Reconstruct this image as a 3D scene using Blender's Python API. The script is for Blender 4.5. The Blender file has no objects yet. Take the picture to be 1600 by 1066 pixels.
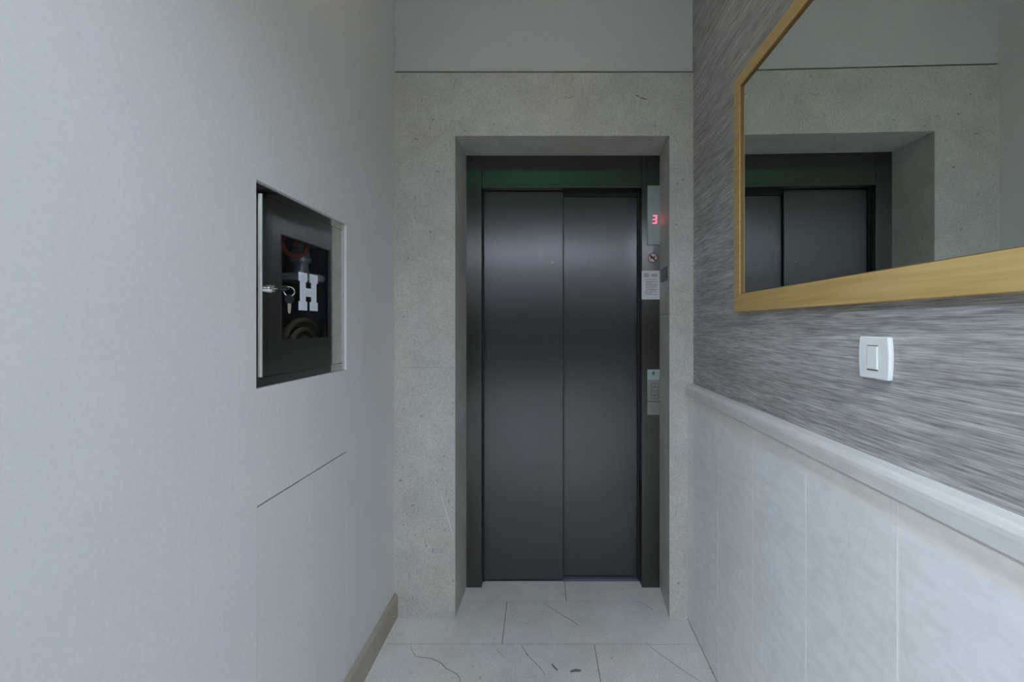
import bpy, bmesh, math, random
from mathutils import Vector, Matrix
random.seed(7)
SC = bpy.context.scene
COL = SC.collection
DELTA = math.atan(0.0227)          # the lift wall stands slightly askew to the corridor
ROT = Matrix.Rotation(DELTA, 4, 'Z')

# ------------------------------------------------------------------ materials
def mat(name):
    m = bpy.data.materials.new(name); m.use_nodes = True
    nt = m.node_tree
    return m, nt, nt.nodes['Principled BSDF']

def N(nt, kind, **kw):
    n = nt.nodes.new(kind)
    for k, v in kw.items(): setattr(n, k, v)
    return n

def coords(nt, scale=(1, 1, 1), rot=(0, 0, 0), kind='Object'):
    tc = N(nt, 'ShaderNodeTexCoord'); mp = N(nt, 'ShaderNodeMapping')
    mp.inputs['Scale'].default_value = scale; mp.inputs['Rotation'].default_value = rot
    nt.links.new(tc.outputs[kind], mp.inputs['Vector'])
    return mp.outputs['Vector']

def noise(nt, vec, scale, detail=3, rough=.5, dist=0):
    n = N(nt, 'ShaderNodeTexNoise')
    n.inputs['Scale'].default_value = scale; n.inputs['Detail'].default_value = detail
    n.inputs['Roughness'].default_value = rough; n.inputs['Distortion'].default_value = dist
    nt.links.new(vec, n.inputs['Vector'])
    return n.outputs['Fac']

def ramp(nt, fac, stops):
    r = N(nt, 'ShaderNodeValToRGB')
    e = r.color_ramp.elements
    while len(e) < len(stops): e.new(.5)
    for el, (p, c) in zip(e, stops):
        el.position = p; el.color = (*c, 1) if len(c) == 3 else c
    nt.links.new(fac, r.inputs['Fac'])
    return r.outputs['Color']

def mix(nt, a, b, fac, mode='MIX'):
    m = N(nt, 'ShaderNodeMix', data_type='RGBA', blend_type=mode)
    for sock, v in ((m.inputs[0], fac), (m.inputs[6], a), (m.inputs[7], b)):
        if isinstance(v, (int, float)): sock.default_value = v
        elif isinstance(v, tuple): sock.default_value = (*v, 1)
        else: nt.links.new(v, sock)
    return m.outputs[2]

def bump(nt, bsdf, h, strength, dist=.002):
    b = N(nt, 'ShaderNodeBump'); b.inputs['Strength'].default_value = strength
    b.inputs['Distance'].default_value = dist
    nt.links.new(h, b.inputs['Height']); nt.links.new(b.outputs['Normal'], bsdf.inputs['Normal'])

def plain(name, col, rough=.5, metal=0., vary=.06, scale=30, spec=.5):
    m, nt, p = mat(name)
    v = noise(nt, coords(nt), scale, 4)
    lo = tuple(c * (1 - vary) for c in col); hi = tuple(min(1, c * (1 + vary)) for c in col)
    nt.links.new(ramp(nt, v, [(.3, lo), (.7, hi)]), p.inputs['Base Color'])
    p.inputs['Roughness'].default_value = rough; p.inputs['Metallic'].default_value = metal
    p.inputs['Specular IOR Level'].default_value = spec
    return m

def make_plaster(name, col):
    m, nt, p = mat(name)
    vec = coords(nt)
    a = noise(nt, vec, 1.3, 4); b = noise(nt, vec, 90, 4, .6)
    lo = tuple(c * .95 for c in col); hi = tuple(c * 1.03 for c in col)
    c1 = ramp(nt, a, [(.3, lo), (.7, hi)])
    nt.links.new(mix(nt, c1, ramp(nt, b, [(.3, (.93, .93, .93)), (.7, (1, 1, 1))]), 1., 'MULTIPLY'), p.inputs['Base Color'])
    p.inputs['Roughness'].default_value = .62; p.inputs['Specular IOR Level'].default_value = .3
    bump(nt, p, b, .12, .0015)
    return m

def make_stone(name, col, speck=(.30, .28, .24), rough=.5, grain=170, contrast=.10, bumpy=.08):
    m, nt, p = mat(name)
    vec = coords(nt)
    lo = tuple(c * (1 - contrast) for c in col); hi = tuple(c * (1 + contrast) for c in col)
    base = ramp(nt, noise(nt, vec, 7, 5, .6), [(.32, lo), (.68, hi)])
    warm = ramp(nt, noise(nt, vec, 3.1, 3), [(.42, (1, 1, 1)), (.70, (1.0, .965, .91))])
    base = mix(nt, base, warm, 1., 'MULTIPLY')
    fine = noise(nt, vec, grain, 3, .65)
    g = 1 - contrast * 1.9
    base = mix(nt, base, ramp(nt, fine, [(.36, (g, g, g)), (.62, (1.06, 1.06, 1.05))]), 1., 'MULTIPLY')
    # fossils and pin holes: small elongated dark specks, sparse
    v = N(nt, 'ShaderNodeTexVoronoi'); v.inputs['Scale'].default_value = 30
    wob = N(nt, 'ShaderNodeVectorMath', operation='ADD')
    nn = N(nt, 'ShaderNodeTexNoise'); nn.inputs['Scale'].default_value = 45
    nt.links.new(vec, nn.inputs['Vector'])
    sc = N(nt, 'ShaderNodeVectorMath', operation='SCALE'); sc.inputs['Scale'].default_value = .03
    nt.links.new(nn.outputs['Color'], sc.inputs[0]); nt.links.new(vec, wob.inputs[0]); nt.links.new(sc.outputs[0], wob.inputs[1])
    nt.links.new(wob.outputs[0], v.inputs['Vector'])
    spot = ramp(nt, v.outputs['Distance'], [(.10, (1, 1, 1)), (.22, (0, 0, 0))])
    sep = N(nt, 'ShaderNodeSeparateColor'); nt.links.new(v.outputs['Color'], sep.inputs[0])
    pick = ramp(nt, sep.outputs[0], [(.80, (0, 0, 0)), (.95, (.75, .75, .75))])
    mask = mix(nt, spot, pick, 1., 'MULTIPLY')
    base = mix(nt, base, speck, mask)
    nt.links.new(base, p.inputs['Base Color'])
    p.inputs['Roughness'].default_value = rough
    bump(nt, p, fine, bumpy, .001)
    return m

def make_wallpaper():
    m, nt, p = mat('grasscloth')
    v1 = coords(nt, (1, 15, 470)); v2 = coords(nt, (1, 6, 170)); v3 = coords(nt, (1, 2.0, 30))
    f = noise(nt, v1, 1, 3, .6); s = noise(nt, v2, 1, 3, .6); t = noise(nt, v3, 1, 2)
    c = ramp(nt, f, [(.30, (.24, .237, .23)), (.50, (.43, .425, .416)), (.72, (.62, .613, .60))])
    c = mix(nt, c, ramp(nt, s, [(.32, (.74, .73, .72)), (.66, (1.1, 1.1, 1.1))]), 1., 'MULTIPLY')
    c = mix(nt, c, ramp(nt, t, [(.35, (.86, .85, .84)), (.65, (1.05, 1.05, 1.05))]), 1., 'MULTIPLY')
    nt.links.new(c, p.inputs['Base Color'])
    p.inputs['Roughness'].default_value = .7; p.inputs['Specular IOR Level'].default_value = .25
    bump(nt, p, f, .35, .0015)
    return m

def make_marble(name, col):
    m, nt, p = mat(name)
    vec = coords(nt); dia = coords(nt, (1, 14, 50), (math.radians(24), 0, 0))
    base = ramp(nt, noise(nt, vec, 3.5, 5, .6, .5), [(.3, tuple(c * .965 for c in col)), (.7, tuple(c * 1.03 for c in col))])
    st = ramp(nt, noise(nt, dia, 1, 4, .6), [(.30, (.93, .93, .925)), (.62, (1.02, 1.02, 1.02))])
    base = mix(nt, base, st, 1., 'MULTIPLY')
    # faint olive veins running down
    big = coords(nt, (1, 1.2, .8), (math.radians(40), 0, 0))
    vein = ramp(nt, noise(nt, big, 1.6, 5, .6, 1.0), [(.485, (0, 0, 0)), (.50, (.08, .08, .08)), (.515, (0, 0, 0))])
    base = mix(nt, base, (.46, .43, .34), vein)
    nt.links.new(base, p.inputs['Base Color'])
    p.inputs['Roughness'].default_value = .42
    bump(nt, p, noise(nt, vec, 120, 3), .05, .001)
    return m

def make_wood(name, a, b):
    m, nt, p = mat(name)
    g = noise(nt, coords(nt, (40, 3, 60)), 1, 5, .6, .3)
    nt.links.new(ramp(nt, g, [(.3, a), (.7, b)]), p.inputs['Base Color'])
    p.inputs['Roughness'].default_value = .45
    bump(nt, p, g, .08, .001)
    return m

def make_brushed(name, col, rough, aniso, tangent=(1, 0, 0), stretch=(700, 700, 5)):
    m, nt, p = mat(name)
    g = noise(nt, coords(nt, stretch), 1, 3, .6)
    nt.links.new(ramp(nt, g, [(.3, tuple(c * .94 for c in col)), (.7, tuple(c * 1.06 for c in col))]), p.inputs['Base Color'])
    p.inputs['Metallic'].default_value = 1; p.inputs['Roughness'].default_value = rough
    p.inputs['Anisotropic'].default_value = aniso
    t = N(nt, 'ShaderNodeCombineXYZ')
    for i in range(3): t.inputs[i].default_value = tangent[i]
    nt.links.new(t.outputs[0], p.inputs['Tangent'])
    return m

def make_glow(name, col, strength):
    m, nt, p = mat(name)
    p.inputs['Base Color'].default_value = (*col, 1)
    p.inputs['Emission Color'].default_value = (*col, 1); p.inputs['Emission Strength'].default_value = strength
    return m

def make_dark_glass():
    m, nt, p = mat('smoked_glass')
    out = nt.nodes['Material Output']; nt.nodes.remove(p)
    tr = N(nt, 'ShaderNodeBsdfTransparent'); tr.inputs[0].default_value = (.80, .82, .82, 1)
    gl = N(nt, 'ShaderNodeBsdfGlossy'); gl.inputs['Roughness'].default_value = .03
    gl.inputs['Color'].default_value = (.9, .9, .9, 1)
    fr = N(nt, 'ShaderNodeFresnel'); fr.inputs['IOR'].default_value = 1.45
    mx = N(nt, 'ShaderNodeMixShader')
    ge = N(nt, 'ShaderNodeNewGeometry'); fm = N(nt, 'ShaderNodeMath', operation='SUBTRACT', use_clamp=True)
    nt.links.new(fr.outputs[0], fm.inputs[0]); nt.links.new(ge.outputs['Backfacing'], fm.inputs[1])   # reflect on the outer faces only
    nt.links.new(fm.outputs[0], mx.inputs[0]); nt.links.new(tr.outputs[0], mx.inputs[1]); nt.links.new(gl.outputs[0], mx.inputs[2])
    nt.links.new(mx.outputs[0], out.inputs[0])
    return m

M = {
 'plaster': make_plaster('white_plaster', (.715, .70, .69)),
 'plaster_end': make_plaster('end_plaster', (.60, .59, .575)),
 'lobby': make_plaster('lobby_paint', (.30, .275, .24)),
 'lime': make_stone('limestone', (.545, .53, .495)),
 'floor': make_stone('floor_stone', (.66, .65, .63), (.34, .31, .27), .38, 150, .07, .04),
 'joint': plain('dark_joint', (.16, .15, .135), .8),
 'crack': plain('crack_dirt', (.13, .125, .115), .8),
 'stain': plain('brown_stain', (.19, .16, .12), .8),
 'fossil': plain('grey_fossil', (.28, .27, .235), .7),
 'paper_wall': make_wallpaper(),
 'marble': make_marble('wainscot_marble', (.82, .83, .82)),
 'cap': make_marble('cap_marble', (.66, .655, .63)),
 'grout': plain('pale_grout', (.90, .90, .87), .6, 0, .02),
 'strip': make_marble('beige_strip', (.83, .80, .74)),
 'caulk': plain('brown_caulk', (.33, .25, .13), .7),
 'skirting': make_stone('skirting_stone', (.40, .36, .29), (.3, .27, .22), .45, 150, .05, .03),
 'oak': make_wood('pale_oak', (.46, .30, .10), (.62, .43, .17)),
 'oak_dark': plain('oak_lip', (.22, .12, .035), .6),
 'mirror': None,
 'door_steel': make_brushed('brushed_door_steel', (.135, .133, .133), .30, .92),
 'frame_steel': make_brushed('brushed_frame_steel', (.120, .115, .107), .30, .92),
 'black': plain('black_rubber', (.012, .012, .013), .6),
 'shaft': plain('shaft_black', (.01, .01, .01), .8),
 'sill': make_brushed('sill_aluminium', (.20, .22, .26), .45, .0),
 'grey_panel': plain('silver_grey_panel', (.36, .42, .41), .42, .2, .03, 60),
 'panel_print': plain('grey_print', (.22, .27, .26), .6),
 'dark_print': plain('dark_print', (.035, .045, .045), .6),
 'led': make_glow('red_led', (1.0, .06, .10), 2.2),
 'button_steel': plain('button_steel', (.36, .34, .31), .38, .8),
 'paper': plain('white_paper', (.66, .67, .70), .7, 0, .03),
 'ink': plain('printed_ink', (.13, .13, .15), .8),
 'sign_white': plain('sign_white', (.66, .58, .53), .5),
 'sign_red': plain('sign_red', (.22, .02, .025), .5),
 'plaque': plain('dark_plaque', (.045, .055, .055), .45),
 'plaque_text': plain('plaque_text', (.24, .27, .26), .5),
 'plastic': plain('white_plastic', (.84, .86, .84), .35, 0, .015),
 'cabinet_steel': make_brushed('polished_cabinet_steel', (.62, .61, .58), .045, 0., (0, 1, 0), (60, 60, 5)),
 'edge_steel': plain('edge_steel_highlight', (.80, .79, .76), .35, .6),  # reflected highlight along the door edges put into the colour
 'cabinet_in': plain('cabinet_inside', (.07, .07, .078), .5),
 'glass': make_dark_glass(),
 'letter': plain('letter_white', (.72, .76, .82), .5, 0, .02),
 'chrome': plain('chrome', (.78, .78, .80), .10, 1.),
 'cast': plain('cast_aluminium', (.62, .63, .66), .25, .35),
 'red': plain('red_paint', (.24, .03, .02), .45),
 'hose': plain('brown_canvas_hose', (.22, .16, .12), .6),
 'key_black': plain('black_key_plastic', (.008, .008, .009), .4),
 'brass': plain('nickel_key', (.66, .62, .50), .3, .8),
 'smudge': plain('steel_smudge', (.22, .22, .215), .6, .5),
 'lamp': make_glow('cool_lamp', (.71, .83, 1.0), 60.),
 'sky_glow': make_glow('daylight', (.80, .88, 1.0), .6),
 'warm_fill': make_glow('warm_fill', (1.0, .88, .72), 14.),
 'lamp_body': plain('lamp_body', (.8, .8, .8), .5),
 'exit': make_glow('exit_green', (.05, .85, .50), 1.7),
 'exit_body': plain('exit_body', (.1, .35, .2), .5),
 'lobby_dark': plain('dark_timber', (.05, .045, .04), .5),
}
mm, nt, p = mat('mirror_silver')
p.inputs['Base Color'].default_value = (.80, .86, .83, 1); p.inputs['Metallic'].default_value = 1; p.inputs['Roughness'].default_value = 0.0
M['mirror'] = mm

# ------------------------------------------------------------------ mesh helpers
class MB:
    """Collects solids; link() makes ONE object. Optional second/third material by slot."""
    def __init__(s): s.bm = bmesh.new(); s.slot = 0
    def _v(s, pts): return [s.bm.verts.new(q) for q in pts]
    def _f(s, vs):
        f = s.bm.faces.new(vs); f.material_index = s.slot; return f
    def hexa(s, q):
        v = s._v(q)
        for f in ((0, 3, 2, 1), (4, 5, 6, 7), (0, 1, 5, 4), (1, 2, 6, 5), (2, 3, 7, 6), (3, 0, 4, 7)):
            s._f([v[i] for i in f])
        return s
    def box(s, x0, x1, y0, y1, z0, z1):
        return s.hexa([(x0, y0, z0), (x1, y0, z0), (x1, y1, z0), (x0, y1, z0), (x0, y0, z1), (x1, y0, z1), (x1, y1, z1), (x0, y1, z1)])
    def prism(s, pts, axis, a, b):
        """extrude a 2-D outline along x ('x': pts are (y,z)), y (pts (x,z)) or z (pts (x,y)) from a to b"""
        def P3(u, w, t): return {'x': (t, u, w), 'y': (u, t, w), 'z': (u, w, t)}[axis]
        A = s._v([P3(u, w, a) for u, w in pts]); Bv = s._v([P3(u, w, b) for u, w in pts])
        n = len(pts)
        s._f(A); s._f(Bv[::-1])
        for i in range(n): s._f([A[i], Bv[i], Bv[(i + 1) % n], A[(i + 1) % n]])
        return s
    def tube(s, path, r, seg=10, closed=False):
        path = [Vector(q) for q in path]; n = len(path); rings = []
        for i, q in enumerate(path):
            if closed: t = path[(i + 1) % n] - path[i - 1]
            else: t = path[min(i + 1, n - 1)] - path[max(i - 1, 0)]
            t.normalize()
            u = t.cross(Vector((0, 0, 1)))
            if u.length < .1: u = t.cross(Vector((1, 0, 0)))
            u.normalize(); w = t.cross(u)
            rr = r[i] if isinstance(r, (list, tuple)) else r
            rings.append(s._v([q + rr * (math.cos(2 * math.pi * k / seg) * u + math.sin(2 * math.pi * k / seg) * w) for k in range(seg)]))
        m = n if closed else n - 1
        for i in range(m):
            a, b = rings[i], rings[(i + 1) % n]
            for k in range(seg): s._f([a[k], a[(k + 1) % seg], b[(k + 1) % seg], b[k]])
        if not closed: s._f(rings[0][::-1]); s._f(rings[-1])
        return s
    def lathe(s, prof, c, axis='z', seg=28):
        """prof: (radius, height) list, around c"""
        rings = []
        for r, h in prof:
            ring = []
            for k in range(seg):
                a = 2 * math.pi * k / seg; u, w = r * math.cos(a), r * math.sin(a)
                d = {'z': (u, w, h), 'x': (h, u, w), 'y': (u, h, w)}[axis]
                ring.append((c[0] + d[0], c[1] + d[1], c[2] + d[2]))
            rings.append(s._v(ring))
        for a, b in zip(rings, rings[1:]):
            for k in range(seg): s._f([a[k], a[(k + 1) % seg], b[(k + 1) % seg], b[k]])
        s._f(rings[0][::-1]); s._f(rings[-1])
        return s
    def strip(s, pts, w, z, taper=True):
        """a thin crooked strip lying on z = const"""
        L, R = [], []
        n = len(pts)
        for i, q in enumerate(pts):
            a = Vector(pts[max(i - 1, 0)]); b = Vector(pts[min(i + 1, n - 1)])
            t = (b - a).normalized(); nn = Vector((-t.y, t.x))
            ww = w * (.35 + .65 * math.sin(math.pi * (i + .4) / n)) if taper else w
            L.append((q[0] + nn.x * ww, q[1] + nn.y * ww, z)); R.append((q[0] - nn.x * ww, q[1] - nn.y * ww, z))
        vl, vr = s._v(L), s._v(R)
        for i in range(n - 1): s._f([vl[i], vr[i], vr[i + 1], vl[i + 1]])
        return s
    def link(s, name, mats, parent=None, loc=(0, 0, 0), rotz=0., bevel=0, smooth=False, seg=2):
        bm = s.bm
        bmesh.ops.recalc_face_normals(bm, faces=bm.faces[:])
        if smooth:
            for f in bm.faces: f.smooth = True
        me = bpy.data.meshes.new(name); bm.to_mesh(me); bm.free()
        for m in (mats if isinstance(mats, (list, tuple)) else [mats]): me.materials.append(M[m])
        o = bpy.data.objects.new(name, me); COL.objects.link(o)
        o.location = loc; o.rotation_euler = (0, 0, rotz)
        if parent is not None: o.parent = parent
        if bevel:
            b = o.modifiers.new('Bevel', 'BEVEL'); b.width = bevel; b.segments = seg; b.limit_method = 'ANGLE'; b.angle_limit = math.radians(40)
        if smooth and bevel == 0:
            try: me.set_sharp_from_angle(angle=math.radians(38))
            except Exception: pass
        return o

def structure(o):
    o['kind'] = 'structure'; return o
def tag(o, label, cat, group=None):
    o['label'] = label; o['category'] = cat
    if group: o['group'] = group
    return o
def thing(name, label, cat, loc=(0, 0, 0), rotz=0., group=None):
    o = bpy.data.objects.new(name, None); COL.objects.link(o); o.empty_display_size = .1
    o.location = loc; o.rotation_euler = (0, 0, rotz)
    return tag(o, label, cat, group)
def askew(x, y, z=0.):                     # a point of the lift wall's own frame, in the room's frame
    return ROT @ Vector((x, y, z))

# ------------------------------------------------------------------ numbers (metres)
XL, XR = -.688, .640          # corridor side walls
YS = 2.0215                   # stone face of the lift wall (its own frame)
YF, YD, YD2 = 2.2569, 2.3164, 2.3344
CEIL = 3.05
HEAD = 2.42                    # underside of the header over the corridor mouth
Y0 = .15                     # mouth of the corridor
LB = -9.0                     # far end of the lobby
LX = 2.6

# ------------------------------------------------------------------ walls, ceiling
def holed_wall(name, m, x0, x1, ys, zs, holes):
    """wall slab between x0 and x1 with rectangular holes (y0,y1,z0,z1)"""
    b = MB()
    for h in holes: ys += [h[0], h[1]]; zs += [h[2], h[3]]
    ys = sorted(set(ys)); zs = sorted(set(zs))
    for ya, yb in zip(ys, ys[1:]):
        for za, zb in zip(zs, zs[1:]):
            yc, zc = (ya + yb) / 2, (za + zb) / 2
            if any(h[0] < yc < h[1] and h[2] < zc < h[3] for h in holes): continue
            b.box(x0, x1, ya, yb, za, zb)
    bm = b.bm
    bmesh.ops.remove_doubles(bm, verts=bm.verts[:], dist=1e-5)
    seen = {}
    for f in bm.faces: seen.setdefault(tuple(sorted(v.index for v in f.verts)), []).append(f)
    bm.verts.index_update()
    seen = {}
    for f in bm.faces: seen.setdefault(tuple(sorted(v.index for v in f.verts)), []).append(f)
    bmesh.ops.delete(bm, geom=[f for fs in seen.values() if len(fs) > 1 for f in fs], context='FACES_ONLY')
    return structure(b.link(name, m))

CAB = (1.053, 1.530, 1.150, 1.644)          # hydrant cabinet opening (y0,y1,z0,z1)
ACC = (1.056, 1.529, .1165, .874)            # access panel opening
holed_wall('wall_left', 'plaster', XL - .25, XL, [Y0, 2.30], [0., CEIL], [CAB, ACC])
structure(MB().box(XR, XR + .2, Y0, 2.32, 0, CEIL).link('wall_right', 'paper_wall'))

o = MB().box(-1.0, 1.1, 2.030, 2.40, 2.436, CEIL).link('wall_back', 'plaster_end', rotz=DELTA); structure(o)
structure(MB().box(-1.0, 1.1, 2.42, 2.50, 0, 2.424).link('wall_shaft', 'shaft', rotz=DELTA))
structure(MB().box(-LX - .2, LX + .2, LB - .2, 2.6, CEIL, CEIL + .12).link('ceiling', 'plaster'))

# lobby behind the camera, seen only in the steel and felt as light
structure(MB().box(-LX - .2, -LX, LB, Y0, 0, CEIL).link('wall_lobby_left', 'lobby'))
structure(MB().box(LX, LX + .2, LB, Y0, 0, CEIL).link('wall_lobby_right', 'lobby'))
structure(MB().box(-LX, LX, LB - .2, LB, 0, CEIL).link('wall_lobby_far', 'lobby'))
b = MB()
b.box(-LX, XL, Y0 - .16, Y0, 0, CEIL); b.box(XR, LX, Y0 - .16, Y0, 0, CEIL); b.box(XL, XR, Y0 - .16, Y0, HEAD, CEIL)
structure(b.link('wall_front', 'lobby'))
structure(MB().box(-1.6, 1.6, LB + .002, LB + .06, 0.0, 1.95).link('door_1', 'lobby_dark'))

# ------------------------------------------------------------------ floor
b = MB()
b.box(-3.2, 3.2, LB - .3, 2.6, -.08, -.0015); b.slot = 0
G = .0016
rows = [(2.1455, 2.42, [.130]), (1.857, 2.1455, [-.150]), (1.568, 1.857, [.226]), (1.279, 1.568, [-.30, .60]), (.99, 1.279, [.1]), (.70, .99, [-.25, .62]), (.41, .70, [.2]), (.12, .41, [-.2]), (-.17, .12, [.25]), (-.46, -.17, [-.1])]
b.slot = 1
def tiles(y0, y1, cuts, x0, x1):
    xs = [x0] + cuts + [x1]
    for a, c in zip(xs, xs[1:]): b.box(a + G, c - G, y0 + G, y1 - G, -.03, 0)
for y0, y1, cuts in rows: tiles(y0, y1, cuts, -.80, .86)
y = -.46
i = 0
while y > LB - .3:
    tiles(y - .6, y, [-2.4 + (.3 if i % 2 else 0) + .6 * k for k in range(9)], -3.2, 3.2); y -= .6; i += 1
b.slot = 2
z = .0005
b.strip([(-.5186, 1.8443), (-.505, 1.815), (-.4824, 1.7872), (-.4555, 1.7804), (-.43, 1.778), (-.4139, 1.7736), (-.385, 1.757), (-.3739, 1.7501), (-.3513, 1.724), (-.33, 1.712), (-.305, 1.6956), (-.292, 1.68), (-.2873, 1.6621), (-.286, 1.62)], .0016, z)
b.strip([(.0184, 2.1347), (.05, 2.102), (.0818, 2.0679), (.11, 2.037), (.1363, 2.0139), (.158, 1.993), (.1746, 1.9668)], .0015, z)
b.strip([(-.07, 1.8522), (-.055, 1.815), (-.0347, 1.7809), (-.012, 1.752), (.0076, 1.7245), (.0241, 1.6898)], .0013, z)
b.strip([(.4407, 1.864), (.46, 1.828), (.4866, 1.7919), (.51, 1.762), (.5311, 1.7315), (.5622, 1.6935), (.60, 1.65)], .0013, z)
b.strip([(.4649, 2.1451), (.484, 2.132), (.5002, 2.1157), (.514, 2.09), (.5239, 2.0684)], .001, z)
b.strip([(-.17, 1.83), (-.15, 1.80), (-.135, 1.782)], .0008, z)
b.slot = 3
b.strip([(.1179, 1.708), (.128, 1.7118), (.140, 1.716), (.150, 1.713), (.158, 1.717)], .007, z)
b.strip([(.0495, 1.7473), (.058, 1.733), (.0703, 1.7149)], .004, z)
fl = structure(b.link('floor', ['joint', 'floor', 'crack', 'stain'], rotz=DELTA))

# ------------------------------------------------------------------ limestone surround of the lift (trim)
def oval(b, x, z, a, c, y, n=9, ang=0.):
    pts = []
    for k in range(n):
        t = 2 * math.pi * k / n; r = .75 + .5 * random.random()
        u, w = a * r * math.cos(t), c * r * math.sin(t)
        pts.append((x + u * math.cos(ang) - w * math.sin(ang), y, z + u * math.sin(ang) + w * math.cos(ang)))
    b._f(b._v(pts))
b = MB(); b.box(-.76, .80, YS, 2.40, 2.1435, 2.424); b.slot = 1
yy = YS - .0004
oval(b, .4385, 2.3205, .013, .0032, yy, ang=-.42); oval(b, .463, 2.3095, .015, .0036, yy, ang=-.25); oval(b, .476, 2.3065, .006, .0025, yy)
oval(b, .121, 2.3165, .010, .0012, yy, ang=-.5); oval(b, .137, 2.3125, .008, .0011, yy, ang=.1); oval(b, .150, 2.318, .009, .0011, yy, ang=.45)
b.slot = 2
for x, zz, a, c in ((-.469, 2.2158, .006, .005), (-.2, 2.195, .005, .0035), (-.33, 2.165, .006, .003), (.3, 2.24, .004, .002), (-.52, 2.30, .004, .003), (.25, 2.37, .004, .0025)): oval(b, x, zz, a, c, yy)
structure(b.link('trim_1', ['lime', 'stain', 'fossil'], rotz=DELTA))
def reveal_block(b, front, z0, z1):
    xa, xf, xb = front
    b.hexa([(xa, YS, z0), (xf, YS, z0), (xb, YF + .003, z0), (xa, YF + .003, z0), (xa, YS, z1), (xf, YS, z1), (xb, YF + .003, z1), (xa, YF + .003, z1)])
b = MB()
reveal_block(b, (-.76, -.3715, -.3585), 0, 1.1145); reveal_block(b, (-.76, -.3715, -.3585), 1.1153, 2.1429)
b.slot = 1
for x, zz, a, c in ((-.6139, .6117, .008, .0045), (-.5599, .5008, .010, .004), (-.5997, .4155, .005, .004), (-.5457, 2.130, .008, .0045), (-.60, .93, .005, .003), (-.50, .32, .004, .004), (-.58, 1.60, .003, .006), (-.45, 1.985, .008, .004), (-.42, .72, .003, .005), (-.41, .56, .002, .014), (-.40, .52, .002, .012), (-.47, .30, .003, .01), (-.575, .185, .0018, .014), (-.56, .09, .0018, .012), (-.43, .66, .002, .008), (-.55, .37, .003, .003), (-.60, 1.34, .003, .006)): oval(b, x, zz, a, c, yy)
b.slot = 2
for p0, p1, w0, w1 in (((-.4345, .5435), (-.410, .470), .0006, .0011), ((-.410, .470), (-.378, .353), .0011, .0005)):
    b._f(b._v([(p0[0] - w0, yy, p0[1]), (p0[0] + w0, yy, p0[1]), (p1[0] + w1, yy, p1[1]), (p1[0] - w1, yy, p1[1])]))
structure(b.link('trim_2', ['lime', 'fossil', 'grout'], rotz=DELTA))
b = MB()
reveal_block(b, (.80, .5802, .5995), 0, 1.35); reveal_block(b, (.80, .5802, .5995), 1.3508, 2.1429)
b.slot = 1
for x, zz, a, c in ((.62, .155, .005, .006), (.61, 1.75, .006, .003), (.64, 1.95, .005, .005), (.615, 1.93, .004, .006), (.63, 1.45, .003, .003)): oval(b, x, zz, a, c, yy)
structure(b.link('trim_3', ['lime', 'fossil'], rotz=DELTA))

# ------------------------------------------------------------------ skirting, wainscot
b = MB(); b.prism([(XL, 0), (XL + .016, 0), (XL + .016, .099), (XL + .009, .110), (XL, .110)], 'y', Y0, 2.03)
b.slot = 1
b.prism([(XL + .016, .0), (XL + .021, .0), (XL + .016, .006)], 'y', Y0, 2.03)
structure(b.link('baseboard_left', ['skirting', 'floor']))
b = MB()
ys = [2.034, 1.950, 1.667, 1.385, 1.102, .815, .53, .245, -.04, -.325, Y0]
for ya, yb in zip(ys[1:], ys): b.box(.613, XR, ya + .0027, yb - .0027, .003, .947)
b.slot = 1
b.box(.6132, XR, Y0, 2.034, .003, .9975)
b.slot = 2; b.box(.6122, XR, Y0, 2.03, .9955, .9980)
b.slot = 3; b.box(.612, XR, Y0, 2.03, 0, .003)
b.slot = 4
for ya, yb in zip(ys[1:], ys): b.box(.613, XR, ya + .0008, yb - .0008, .9473, .9956)
structure(b.link('trim_4', ['marble', 'grout', 'caulk', 'joint', 'strip']))
b = MB()
prof = [(XR, .998), (.603, .998), (.602, .999), (.602, 1.022), (.6033, 1.030), (.608, 1.0368), (.615, 1.040), (XR, 1.042)]
b.prism(prof, 'y', Y0, 2.034)
structure(b.link('trim_5', 'cap'))

# ------------------------------------------------------------------ lift entrance
lx, ly = .114, 2.27
L = thing('elevator', 'brushed dark steel elevator with two closed sliding door panels in a limestone surround', 'elevator', askew(lx, ly), DELTA)
def part(b, name, mats, parent=L, **kw):         # mesh written in the lift wall's own frame
    for v in b.bm.verts: v.co -= Vector((lx, ly, 0))
    return b.link(name, mats, parent, **kw)
part(MB().box(-.3720, -.2835, YF, YF + .16, 0, 2.155), 'jamb', 'frame_steel', bevel=.0015)
part(MB().box(.5110, .6150, YF, YF + .16, 0, 2.155), 'jamb', 'frame_steel', bevel=.0015)
part(MB().box(-.2822, .5097, YF, YF + .050, 1.985, 2.155), 'header', 'frame_steel', bevel=.0015)
pan = MB().box(-.300, .1236, YD, YD + .016, .006, 2.03)
pan.slot = 1; oval(pan, .069, 1.622, .005, .006, YD - .0003, n=7)
part(pan, 'door_panel', ['door_steel', 'smudge'], bevel=.0012)
part(MB().box(.1236, .1272, YD + .001, YD2 + .005, .010, 2.02), 'seal', 'black')
part(MB().box(.100, .520, YD2 + .006, YD2 + .026, .012, 1.962), 'door_panel', 'door_steel', bevel=.0012)
b = MB(); b.box(.1245, .5115, YD2 - .004, YD2 + .05, 1.9625, 2.04); b.box(.1245, .5115, YD2 - .012, YD2 - .004, 1.976, 2.04)
part(b, 'track', 'black')
part(MB().box(.5040, .5110, YF + .058, YD2 + .03, .004, 2.04), 'seal', 'black')
part(MB().box(-.2832, -.2770, YF + .045, YD - .001, .004, 2.03), 'seal', 'black')
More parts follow.
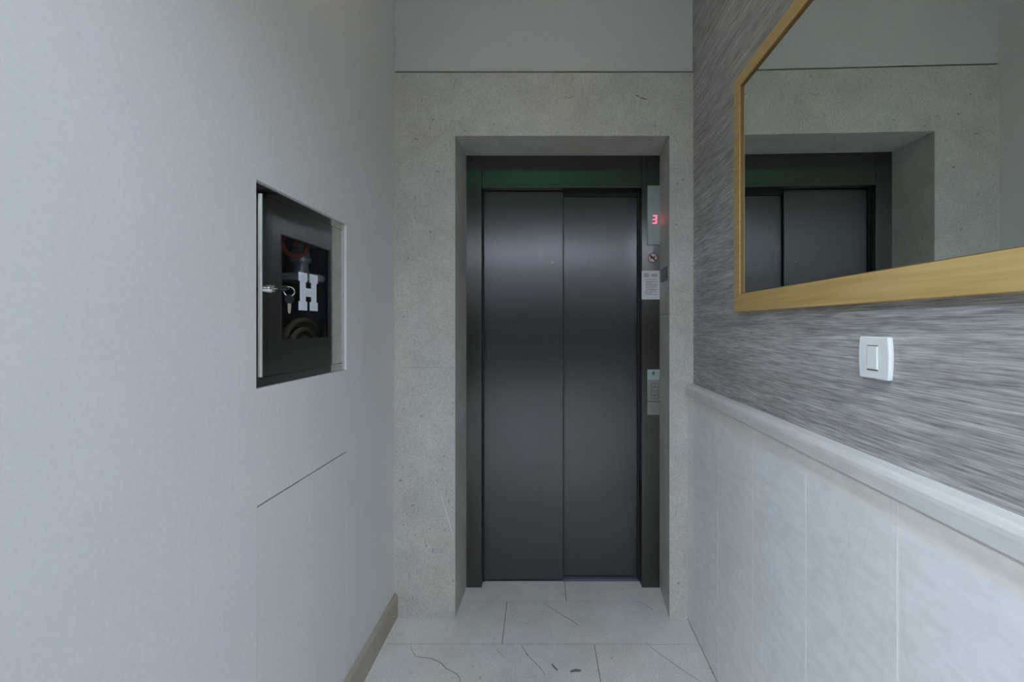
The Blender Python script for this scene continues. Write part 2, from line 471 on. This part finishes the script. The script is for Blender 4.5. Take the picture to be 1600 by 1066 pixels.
b = MB(); b.box(-.2835, .5110, YD - .004, YD + .10, 0.0005, .004); b.box(.1245, .5110, YD - .001, YD2 + .004, .004, .011)
part(b, 'sill', 'sill')

# floor indicator
def on_jamb(name, label, cat, x, z, group=None, y=YF):
    o = thing(name, label, cat, askew(x, y, z), DELTA, group); return o
I = on_jamb('floor_indicator', 'tall silver grey floor indicator showing a red digit on the right steel jamb', 'display', .569, 1.846)
def sub(b, name, mats, parent, **kw): return b.link(name, mats, parent, **kw)
sub(MB().box(-.0324, .0300, -.012, 0, -.146, .146), 'face_plate', 'grey_panel', I, bevel=.0015)
def seven(b, cx, cz, w, h, t, y0, y1, slant=.06):
    def S(u, v): return (cx + u + slant * v, cz + v)
    hw, hh = w / 2, h / 2
    def hor(v): b.prism([S(-hw + t * .4, v - t / 2), S(hw - t * .4, v - t / 2), S(hw - t * .2, v), S(hw - t * .4, v + t / 2), S(-hw + t * .4, v + t / 2), S(-hw + t * .2, v)], 'y', y0, y1)
    def ver(u, va, vb): b.prism([S(u - t / 2, va), S(u + t / 2, va), S(u + t / 2, vb), S(u - t / 2, vb)], 'y', y0, y1)
    hor(hh - t / 2); hor(0); hor(-hh + t / 2)
    g = t * .25
    ver(hw - t / 2, g, hh - g); ver(hw - t / 2, -hh + g, -g)
b = MB(); seven(b, .003, -.022, .021, .042, .0052, -.0128, -.0121)
o = sub(b, 'digit', 'led', I); o['label'] = 'glowing red digit 3'
b = MB()
for k in range(6): b.box(-.020, .012, -.0123, -.012, .098 - k * .0085, .0995 - k * .0085)
sub(b, 'engraved_lines', 'panel_print', I)

# call panel
Cp = on_jamb('call_panel', 'narrow steel call button panel with up and down arrows on the right jamb', 'button panel', .568, .971)
sub(MB().box(-.0314, .0300, -.010, 0, .0605, .112), 'badge', 'grey_panel', Cp, bevel=.001)
sub(MB().box(-.0314, .0300, -.009, 0, -.0455, .0602), 'face_plate', 'button_steel', Cp, bevel=.001)
sub(MB().box(-.0314, .0300, -.009, 0, -.112, -.0475), 'key_switch_plate', 'button_steel', Cp, bevel=.001)
b = MB(); b.lathe([(.0075, 0), (.0075, -.0006)], (-.003, -.0101, .095), 'y', 24)
for k in range(7): b.box(-.012 + k * .0028, -.0104 + k * .0028, -.0107, -.0100, .0822, .0836 + .0006 * (k % 2))
b.slot = 1; b.lathe([(.003, 0), (.003, -.0003)], (-.0045, -.0107, .096), 'y', 16)
sub(b, 'logo', ['dark_print', 'grey_panel'], Cp)
def button(z0, z1, arrow):
    b = MB(); b.box(-.014, .021, -.0116, -.0088, z0, z1)
    o = sub(b, 'button', 'button_steel', Cp, bevel=.0012)
    e = MB(); x0, x1 = -.014, .021
    t = .0016
    for q in ((x0, x1, z0, z0 + t), (x0, x1, z1 - t, z1), (x0, x0 + t, z0, z1), (x1 - t, x1, z0, z1)): e.box(q[0], q[1], -.0121, -.0114, q[2], q[3])
    cx, cz = .0035, (z0 + z1) / 2
    def stroke(p0, p1, w=.0013):
        d = (Vector(p1) - Vector(p0)).normalized(); n = Vector((-d.y, d.x)) * w
        e.prism([(p0[0] + n.x, p0[1] + n.y), (p1[0] + n.x, p1[1] + n.y), (p1[0] - n.x, p1[1] - n.y), (p0[0] - n.x, p0[1] - n.y)], 'y', -.0121, -.0114)
    if arrow == 'up': stroke((cx - .009, cz - .005), (cx, cz + .006)); stroke((cx, cz + .006), (cx + .009, cz - .005))
    elif arrow == 'down': stroke((cx - .009, cz + .005), (cx, cz - .006)); stroke((cx, cz - .006), (cx + .009, cz + .005))
    else:
        e.lathe([(.006, 0), (.006, -.0005)], (cx, -.0116, cz), 'y', 18)
    sub(e, 'symbol', 'dark_print' if arrow else 'panel_print', o)
button(.009, .044, 'up'); button(-.031, .004, 'down'); button(-.094, -.061, None)

# round no dogs sticker
S_ = on_jamb('prohibition_sticker', 'small round no-dogs sticker with a red ring below the floor indicator', 'sticker', .565, 1.636)
sub(MB().lathe([(.0215, 0), (.0215, -.0006)], (0, 0, 0), 'y', 36), 'disc', 'sign_white', S_)
b = MB()
n = 40; R0, R1 = .0205, .0254
a0 = [(R0 * math.cos(2 * math.pi * k / n), R0 * math.sin(2 * math.pi * k / n)) for k in range(n)]
a1 = [(R1 * math.cos(2 * math.pi * k / n), R1 * math.sin(2 * math.pi * k / n)) for k in range(n)]
for k in range(n):
    k2 = (k + 1) % n
    b.hexa([(*a0[k][:1], -.001, a0[k][1]), (a1[k][0], -.001, a1[k][1]), (a1[k2][0], -.001, a1[k2][1]), (a0[k2][0], -.001, a0[k2][1]),
            (a0[k][0], 0, a0[k][1]), (a1[k][0], 0, a1[k][1]), (a1[k2][0], 0, a1[k2][1]), (a0[k2][0], 0, a0[k2][1])])
sub(b, 'ring', 'sign_red', S_)
b = MB()
dog = [(-.013, -.010), (-.0105, -.010), (-.0095, -.003), (.004, -.003), (.005, -.010), (.0075, -.010), (.008, .000), (.0095, .004), (.014, .0045), (.0145, .007), (.010, .0085), (.0095, .011), (.0075, .009), (.0045, .0055), (-.009, .0045), (-.0135, .009), (-.0145, .008), (-.0115, .003)]
b.prism(dog, 'y', -.0009, -.0006)
q = .0175; w = .0024
b.prism([(-q - w, q - w), (-q + w, q + w), (q + w, -q + w), (q - w, -q - w)], 'y', -.0014, -.0009)
sub(b, 'pictogram', 'dark_print', S_)

# paper notice: an emblem, a heading, lines too small to read
Pp = on_jamb('notice_sheet', 'white printed notice sheet taped on the right jamb below the round sticker', 'notice', .5545, 1.5015)
sub(MB().box(-.0447, .0445, -.0008, 0, -.0715, .0715), 'sheet', 'paper', Pp)
b = MB()
def words(x0, x1, z, h):
    x = x0
    while x < x1 - .003:
        l = min(random.uniform(.003, .011), x1 - x); b.box(x, x + l, -.0012, -.0007, z + random.uniform(-.0003, .0003), z + h); x += l + .0016
for k in range(3): words(-.033, -.008 - .003 * (k == 2), .054 - k * .0065, .0036)
for k in range(14):
    a = 2 * math.pi * k / 14; b.box(.018 + .012 * math.cos(a) - .002, .018 + .012 * math.cos(a) + .002, -.0012, -.0007, .048 + .0065 * math.sin(a) - .0012, .048 + .0065 * math.sin(a) + .0012)
b.box(.011, .025, -.0012, -.0007, .0465, .0495)
words(-.026, .026, .0262, .002)
for k, (u, v) in enumerate(((-.022, .033), (-.025, .006), (-.024, .033), (-.025, .033), (-.025, .033), (-.022, .020), (-.024, .033), (-.024, .033), (-.030, .033), (-.025, .010), (-.025, .033))):
    words(u, v, .0155 - k * .0058 - (k // 2) * .0012, .0023)
sub(b, 'print', 'ink', Pp)

# dark plaque on the stone reveal
ang = math.atan2(.5995 - .5802, YF - YS)
pc = askew(.5802 + (2.140 - YS) * math.tan(ang), 2.140, 1.5405)
Pl = thing('small_plaque', 'small dark plaque with rows of pale lettering on the right stone reveal', 'plaque', pc, DELTA - ang)
sub(MB().box(-.003, .0005, -.075, .075, -.030, .030), 'plate', 'plaque', Pl, bevel=.0008)
b = MB()
for k in range(6):
    yv = -.066
    while yv < .064:
        l = min(random.uniform(.006, .02), .066 - yv); b.box(-.0035, -.0025, yv, yv + l, .019 - k * .0085, .0225 - k * .0085); yv += l + .004
sub(b, 'lettering', 'plaque_text', Pl)

# ------------------------------------------------------------------ mirror on the right wall
my0, my1, mz0, mz1 = .28, 1.539, 1.345, 2.120
Mi = thing('wall_mirror', 'large rectangular wall mirror in a pale oak frame on the grey grasscloth wall', 'mirror', (XR, (my0 + my1) / 2, mz0))
def mpart(b, name, mats, parent=Mi, **kw):
    for v in b.bm.verts: v.co -= Vector((XR, (my0 + my1) / 2, mz0))
    return b.link(name, mats, parent, **kw)
xf = .618; xw = XR - .001; xg = .6265
rails = {'bottom': ((my0, mz0), (my1, mz0), (my1 - .046, mz0 + .0575), (my0 + .046, mz0 + .0575)),
         'top': ((my0, mz1), (my1, mz1), (my1 - .046, mz1 - .040), (my0 + .046, mz1 - .040)),
         'far': ((my1, mz0), (my1, mz1), (my1 - .046, mz1 - .040), (my1 - .046, mz0 + .0575)),
         'near': ((my0, mz0), (my0, mz1), (my0 + .046, mz1 - .040), (my0 + .046, mz0 + .0575))}
for k, q in rails.items(): mpart(MB().prism(list(q), 'x', xf, xw), 'frame_rail', 'oak', bevel=.0012)
yi0, yi1, zi0, zi1 = my0 + .046, my1 - .046, mz0 + .0575, mz1 - .040
mpart(MB().box(xg, xw, yi0, yi1, zi0, zi1), 'mirror_glass', 'mirror')
b = MB(); t = .0022
for q in ((yi0, yi1, zi0, zi0 + t), (yi0, yi1, zi1 - t, zi1), (yi1 - t, yi1, zi0, zi1), (yi0, yi0 + t, zi0, zi1)): b.box(xf + .003, xg - .0002, *q)
mpart(b, 'inner_lip', 'oak_dark')

# ------------------------------------------------------------------ light switch
Sw = thing('light_switch', 'square white plastic light switch on the grey grasscloth below the mirror', 'switch', (XR, .9005, 1.2375))
def curved_plate(hw, hh, bow, n=8):
    pts = []
    for k in range(n + 1): t = -1 + 2 * k / n; pts.append((hw - bow * t * t, hh * t))
    for k in range(n + 1): t = 1 - 2 * k / n; pts.append((-hw + bow * t * t, hh * t))
    return pts
sub(MB().prism(curved_plate(.0425, .0410, .0035), 'x', -.010, 0), 'plate', 'plastic', Sw, bevel=.003, seg=3)
sub(MB().box(-.0122, -.0098, -.0125, .0145, -.0225, .0225), 'rocker', 'plastic', Sw, bevel=.0012)
sub(MB().box(-.0106, -.0098, -.0135, .0155, .0228, .0242), 'rocker_gap', 'dark_print', Sw)
sub(MB().box(-.0108, -.0098, -.0135, .0155, -.0246, -.0228), 'rocker_gap', 'dark_print', Sw)

# ------------------------------------------------------------------ hydrant cabinet
cy, cz = (CAB[0] + CAB[1]) / 2, CAB[2]
H = thing('hydrant_cabinet', 'steel hydrant cabinet with a dark window and white letter H in left wall', 'cabinet', (XL, cy, cz))
def cpart(b, name, mats, parent=H, **kw):
    for v in b.bm.verts: v.co -= Vector((XL, cy, cz))
    return b.link(name, mats, parent, **kw)
fx = XL - .008                    # the frame lies a little behind the plaster
y0, y1, z0, z1 = CAB
e = .0012
dy0, dy1, dz0, dz1 = 1.0795, 1.5115, 1.1755, 1.6185      # door leaf
b = MB()
b.box(fx - .014, fx, y0 + e, dy0 - .002, z0 + e, z1 - e); b.box(fx - .014, fx, dy1 + .002, y1 - e, z0 + e, z1 - e)
b.box(fx - .014, fx, dy0 - .002, dy1 + .002, z0 + e, dz0 - .002); b.box(fx - .014, fx, dy0 - .002, dy1 + .002, dz1 + .002, z1 - e)
cpart(b, 'frame', 'cabinet_steel')
b = MB(); k = .2
b.box(fx - .215, fx - .21, y0 + e, y1 - e, z0 + e, z1 - e)
b.box(fx - .21, fx - .014, y0 + e, y0 + .004, z0 + e, z1 - e); b.box(fx - .21, fx - .014, y1 - .004, y1 - e, z0 + e, z1 - e)
b.box(fx - .21, fx - .014, y0 + .004, y1 - .004, z0 + e, z0 + .004); b.box(fx - .21, fx - .014, y0 + .004, y1 - .004, z1 - .004, z1 - e)
cpart(b, 'box', 'cabinet_in')
wy0, wy1, wz0, wz1 = 1.162, 1.424, 1.262, 1.5375           # window in the leaf
b = MB(); x0, x1 = fx - .012, fx + .002
b.box(x0, x1, dy0, wy0, dz0, dz1); b.box(x0, x1, wy1, dy1, dz0, dz1); b.box(x0, x1, wy0, wy1, dz0, wz0); b.box(x0, x1, wy0, wy1, wz1, dz1)
bmesh.ops.remove_doubles(b.bm, verts=b.bm.verts[:], dist=1e-6)
dr = cpart(b, 'door', 'cabinet_steel')
def dpart(b, name, mats, **kw): return cpart(b, name, mats, dr, **kw)
o = dpart(MB().box(fx - .001, fx + .0045, dy0 - .0015, dy0 + .0035, dz0, dz1), 'folded_edge', 'edge_steel', bevel=.0012); o['label'] = 'folded edge with painted highlight'
dpart(MB().box(fx - .006, fx - .002, wy0, wy1, wz0, wz1), 'window_pane', 'glass')
t = .0025
b = MB()
for q in ((wy0, wy1, wz0, wz0 + t), (wy0, wy1, wz1 - t, wz1), (wy0, wy0 + t, wz0, wz1), (wy1 - t, wy1, wz0, wz1)): b.box(fx - .004, fx + .003, *q)
dpart(b, 'window_gasket', 'black')
hy0, hz0, hw, hh = 1.251, 1.3435, .104, .107
HP = [(0, 0), (.43, 0), (.43, .235), (.355, .235), (.355, .375), (.645, .375), (.645, .235), (.57, .235), (.57, 0), (1, 0), (1, .235), (.93, .235), (.93, .765), (1, .765), (1, 1), (.57, 1), (.57, .765), (.645, .765), (.645, .60), (.355, .60), (.355, .765), (.43, .765), (.43, 1), (0, 1), (0, .765), (.07, .765), (.07, .235), (0, .235)]
b = MB(); b.prism([(hy0 + u * hw, hz0 + v * hh) for u, v in HP], 'x', fx - .0018, fx - .0010)
o = dpart(b, 'letter', 'letter'); o['label'] = 'white block letter H'
ky, kz = 1.112, 1.3915
b = MB(); b.lathe([(.0105, 0), (.0105, .004), (.0085, .006), (.0085, .012), (.006, .0135), (.006, .015)], (fx + .002, ky, kz), 'x', 24)
dpart(b, 'lock', 'chrome', smooth=True)
o = dpart(MB().box(fx - .0005, fx + .0028, dy1 - .004, dy1 + .0002, dz0, dz1), 'hinge_edge', 'edge_steel')

# keys
def key_head(b, c, u, v, w, r, th):
    """rounded disc of radius r in the plane u,v, thickness th along w, rounded rim"""
    seg, c = 28, Vector(c)
    prof = [(r * .0 + r * .55, -th), (r * .9, -th * .85), (r, 0), (r * .9, th * .85), (r * .55, th)]
    rings = [b._v([c + rr * (math.cos(2 * math.pi * k / seg) * u + math.sin(2 * math.pi * k / seg) * v) + h * w for k in range(seg)]) for rr, h in prof]
    for A, Bq in zip(rings, rings[1:]):
        for k in range(seg): b._f([A[k], A[(k + 1) % seg], Bq[(k + 1) % seg], Bq[k]])
    b._f(rings[0][::-1]); b._f(rings[-1])
kx = fx + .017
K1 = thing('key', 'black headed key pushed into the lock of the steel cabinet', 'key', (kx, ky, kz), 0, 'keys of the hydrant cabinet')
ux, tilt = Vector((1, 0, 0)), math.radians(28)
vy = Vector((0, math.cos(tilt), math.sin(tilt))); wz = ux.cross(vy)
b = MB(); key_head(b, (.020, .001, .0005), ux, vy, wz, .0135, .0040); sub(b, 'key_head', 'key_black', K1, smooth=True)
sub(MB().box(-.004, .010, -.003, .003, -.001, .001), 'key_blade', 'brass', K1)
# split ring through both heads
rc = Vector((kx + .0335, ky + .004, kz - .0065)); Rr = .0115
b = MB()
ru = Vector((.80, .60, 0)).normalized(); rv = Vector((0, 0, 1))
b.tube([rc + Rr * (math.cos(2 * math.pi * k / 32) * ru + math.sin(2 * math.pi * k / 32) * rv) for k in range(32)], .0014, 8, True)
for v in b.bm.verts: v.co -= rc
tag(b.link('key_ring', 'chrome', None, loc=rc, smooth=True), 'thin bright split ring joining the two cabinet keys', 'key ring')
hc = rc + Vector((0, 0, -Rr - .0075))
K2 = thing('key', 'spare key hanging down from the split ring in front of the dark window', 'key', hc, 0, 'keys of the hydrant cabinet')
b = MB(); key_head(b, (0, 0, 0), Vector((.45, .89, 0)).normalized(), Vector((0, 0, 1)), Vector((.89, -.45, 0)).normalized(), .0118, .0035)
sub(b, 'key_head', 'key_black', K2, smooth=True)
b = MB()
u = Vector((.45, .89, 0)).normalized(); w = Vector((.89, -.45, 0)).normalized()
outline = [(-.0040, -.010), (.0040, -.010), (.0043, -.020), (.0032, -.0205), (.0036, -.026), (.0027, -.0275), (.0032, -.032), (.0, -.0365), (-.0033, -.032)]
A = b._v([u * p_ + Vector((0, 0, q_)) + w * .001 for p_, q_ in outline]); Bq = b._v([u * p_ + Vector((0, 0, q_)) - w * .001 for p_, q_ in outline])
b._f(A); b._f(Bq[::-1])
for i in range(len(outline)): j = (i + 1) % len(outline); b._f([A[i], Bq[i], Bq[j], A[j]])
sub(b, 'key_blade', 'brass', K2)

# what lies inside the cabinet
xi = fx - .092
V = thing('hydrant_valve', 'dull metal hydrant valve with a wide round coupling behind the cabinet window', 'valve', (xi, 1.425, 1.425))
b = MB(); b.lathe([(.020, .012), (.068, .014), (.073, .026), (.068, .034), (.058, .037), (.046, .030), (.030, .030), (.024, .045), (.022, .070), (.030, .076), (.032, .088), (.024, .094)], (0, 0, 0), 'z', 36)
sub(b, 'coupling', 'cast', V, smooth=True)
b = MB(); pts = [(0, 0, .090 + .0), (0, 0, .115)] + [(-.0, .045 - .045 * math.cos(a), .115 + .045 * math.sin(a)) for a in [k * math.pi / 16 for k in range(1, 9)]] + [(0, .09, .160)]
b.tube(pts, .026, 18); sub(b, 'elbow', 'cast', V, smooth=True)
b = MB(); b.tube([(.0, -.02, .140), (.045, -.105, .115)], .008, 10); b.tube([(.045 + .034 * math.cos(a) * .5, -.115 + .034 * math.cos(a), .112 + .034 * math.sin(a)) for a in [2 * math.pi * k / 24 for k in range(24)]], .008, 10, True)
o = sub(b, 'hand_wheel', 'red', V, smooth=True); o['label'] = 'red hand wheel'
b = MB()
pts = []
for k in range(150):
    a = k * 2 * math.pi / 30; r = .105 - .0145 * k / 30
    pts.append((.010 * math.sin(a * .5), r * 1.0 * math.cos(a), .42 * r + .62 * r * math.sin(a)))
b.tube(pts, .0085, 10)
for v in b.bm.verts: v.co += Vector((0, 0, 0))
o = b.link('fire_hose', 'hose', None, loc=(xi + .01, 1.405, z0 + .062), smooth=True)
tag(o, 'brown canvas fire hose coiled in the bottom of the hydrant cabinet', 'hose')

# ------------------------------------------------------------------ access panel, flush in the left wall
y0, y1, z0, z1 = ACC
A_ = MB()
for v in (0,): A_.box(-.02, -.0004, y0 + .0012 - 1.2925, y1 - .0006 - 1.2925, 0, z1 - .0045 - z0)
o = A_.link('access_panel', 'plaster', None, loc=(XL, 1.2925, z0))
tag(o, 'flush white painted access panel low in the left wall below the cabinet', 'access panel')

# ------------------------------------------------------------------ light of the lobby behind the camera
def strip_light(x, y, hl, label, hw=.10):
    t = thing('ceiling_light', label, 'light', (x, y, CEIL), 0, 'strip lights on the lobby ceiling')
    sub(MB().box(-hw - .01, hw + .01, -hl, hl, -.30, 0), 'housing', 'lamp_body', t, bevel=.004)
    sub(MB().box(-hw, hw, -hl + .01, hl - .01, -.31, -.301), 'diffuser', 'lamp', t)
strip_light(.10, -.62, .36, 'slim strip light on the lobby ceiling just outside the corridor mouth', .06)
strip_light(-1.30, -.95, .62, 'added fill strip light on the lobby ceiling left of the corridor mouth', .07)  # added lamp, brightens the wainscot and the right wall
strip_light(1.40, -1.10, .50, 'added fill strip light on the lobby ceiling right of the corridor mouth', .04)  # added lamp, gives the left wall more side light
strip_light(.15, -4.4, .65, 'long strip light on the lobby ceiling far behind the corridor')
t = thing('ceiling_light', 'added unseen round warm fill light on the corridor ceiling before the elevator', 'light', (.0, .95, CEIL))  # made-up lamp, warm fill for the shaded upper end of the corridor
sub(MB().lathe([(.085, -.004), (.11, -.012), (.125, -.008), (.125, 0)], (0, 0, 0), 'z', 40), 'rim', 'lamp_body', t, smooth=True)
sub(MB().lathe([(.084, -.013), (.084, -.0135)], (0, 0, 0), 'z', 40), 'diffuser', 'warm_fill', t)
# transom window over the far doors, bright with daylight
b = MB(); wx, wz0, wz1 = 1.35, 2.02, 2.86
for q in ((-wx - .06, wx + .06, wz0 - .06, wz0), (-wx - .06, wx + .06, wz1, wz1 + .06), (-wx - .06, -wx, wz0, wz1), (wx, wx + .06, wz0, wz1), (-.02, .02, wz0, wz1)): b.box(q[0], q[1], LB + .002, LB + .07, q[2], q[3])
wn = structure(b.link('window_1', 'lamp_body'))
wn2 = MB().box(-wx, wx, LB + .004, LB + .012, wz0, wz1).link('daylight_pane', 'sky_glow', wn)
ex = thing('exit_sign', 'small green glowing exit lamp above the corridor mouth', 'sign', (0, Y0, 2.72))
sub(MB().box(-.16, .16, 0, .03, -.07, .07), 'body', 'exit_body', ex, bevel=.003)
sub(MB().box(-.15, .15, .030, .033, -.06, .06), 'lit_face', 'exit', ex)

# ------------------------------------------------------------------ world, camera, view
w = bpy.data.worlds.new('World'); SC.world = w; w.use_nodes = True
w.node_tree.nodes['Background'].inputs[0].default_value = (.02, .02, .02, 1)
cd = bpy.data.cameras.new('camera'); cam = bpy.data.objects.new('camera', cd); COL.objects.link(cam)
cam.location = (0, 0, 1.30); cam.rotation_euler = (math.pi / 2, 0, .0239)
cd.sensor_width = 36; cd.lens = 711 / 1600 * 36; cd.shift_x = -41 / 1600; cd.shift_y = -24 / 1600
cd.clip_start = .01
SC.camera = cam
vs = SC.view_settings
vs.view_transform = 'Standard'; vs.look = 'None'; vs.gamma = 1.0; vs.use_curve_mapping = False
vs.exposure = 1.10
SC.cycles.use_denoising = True
SC.cycles.max_bounces = 10; SC.cycles.diffuse_bounces = 6
SC.cycles.caustics_reflective = True
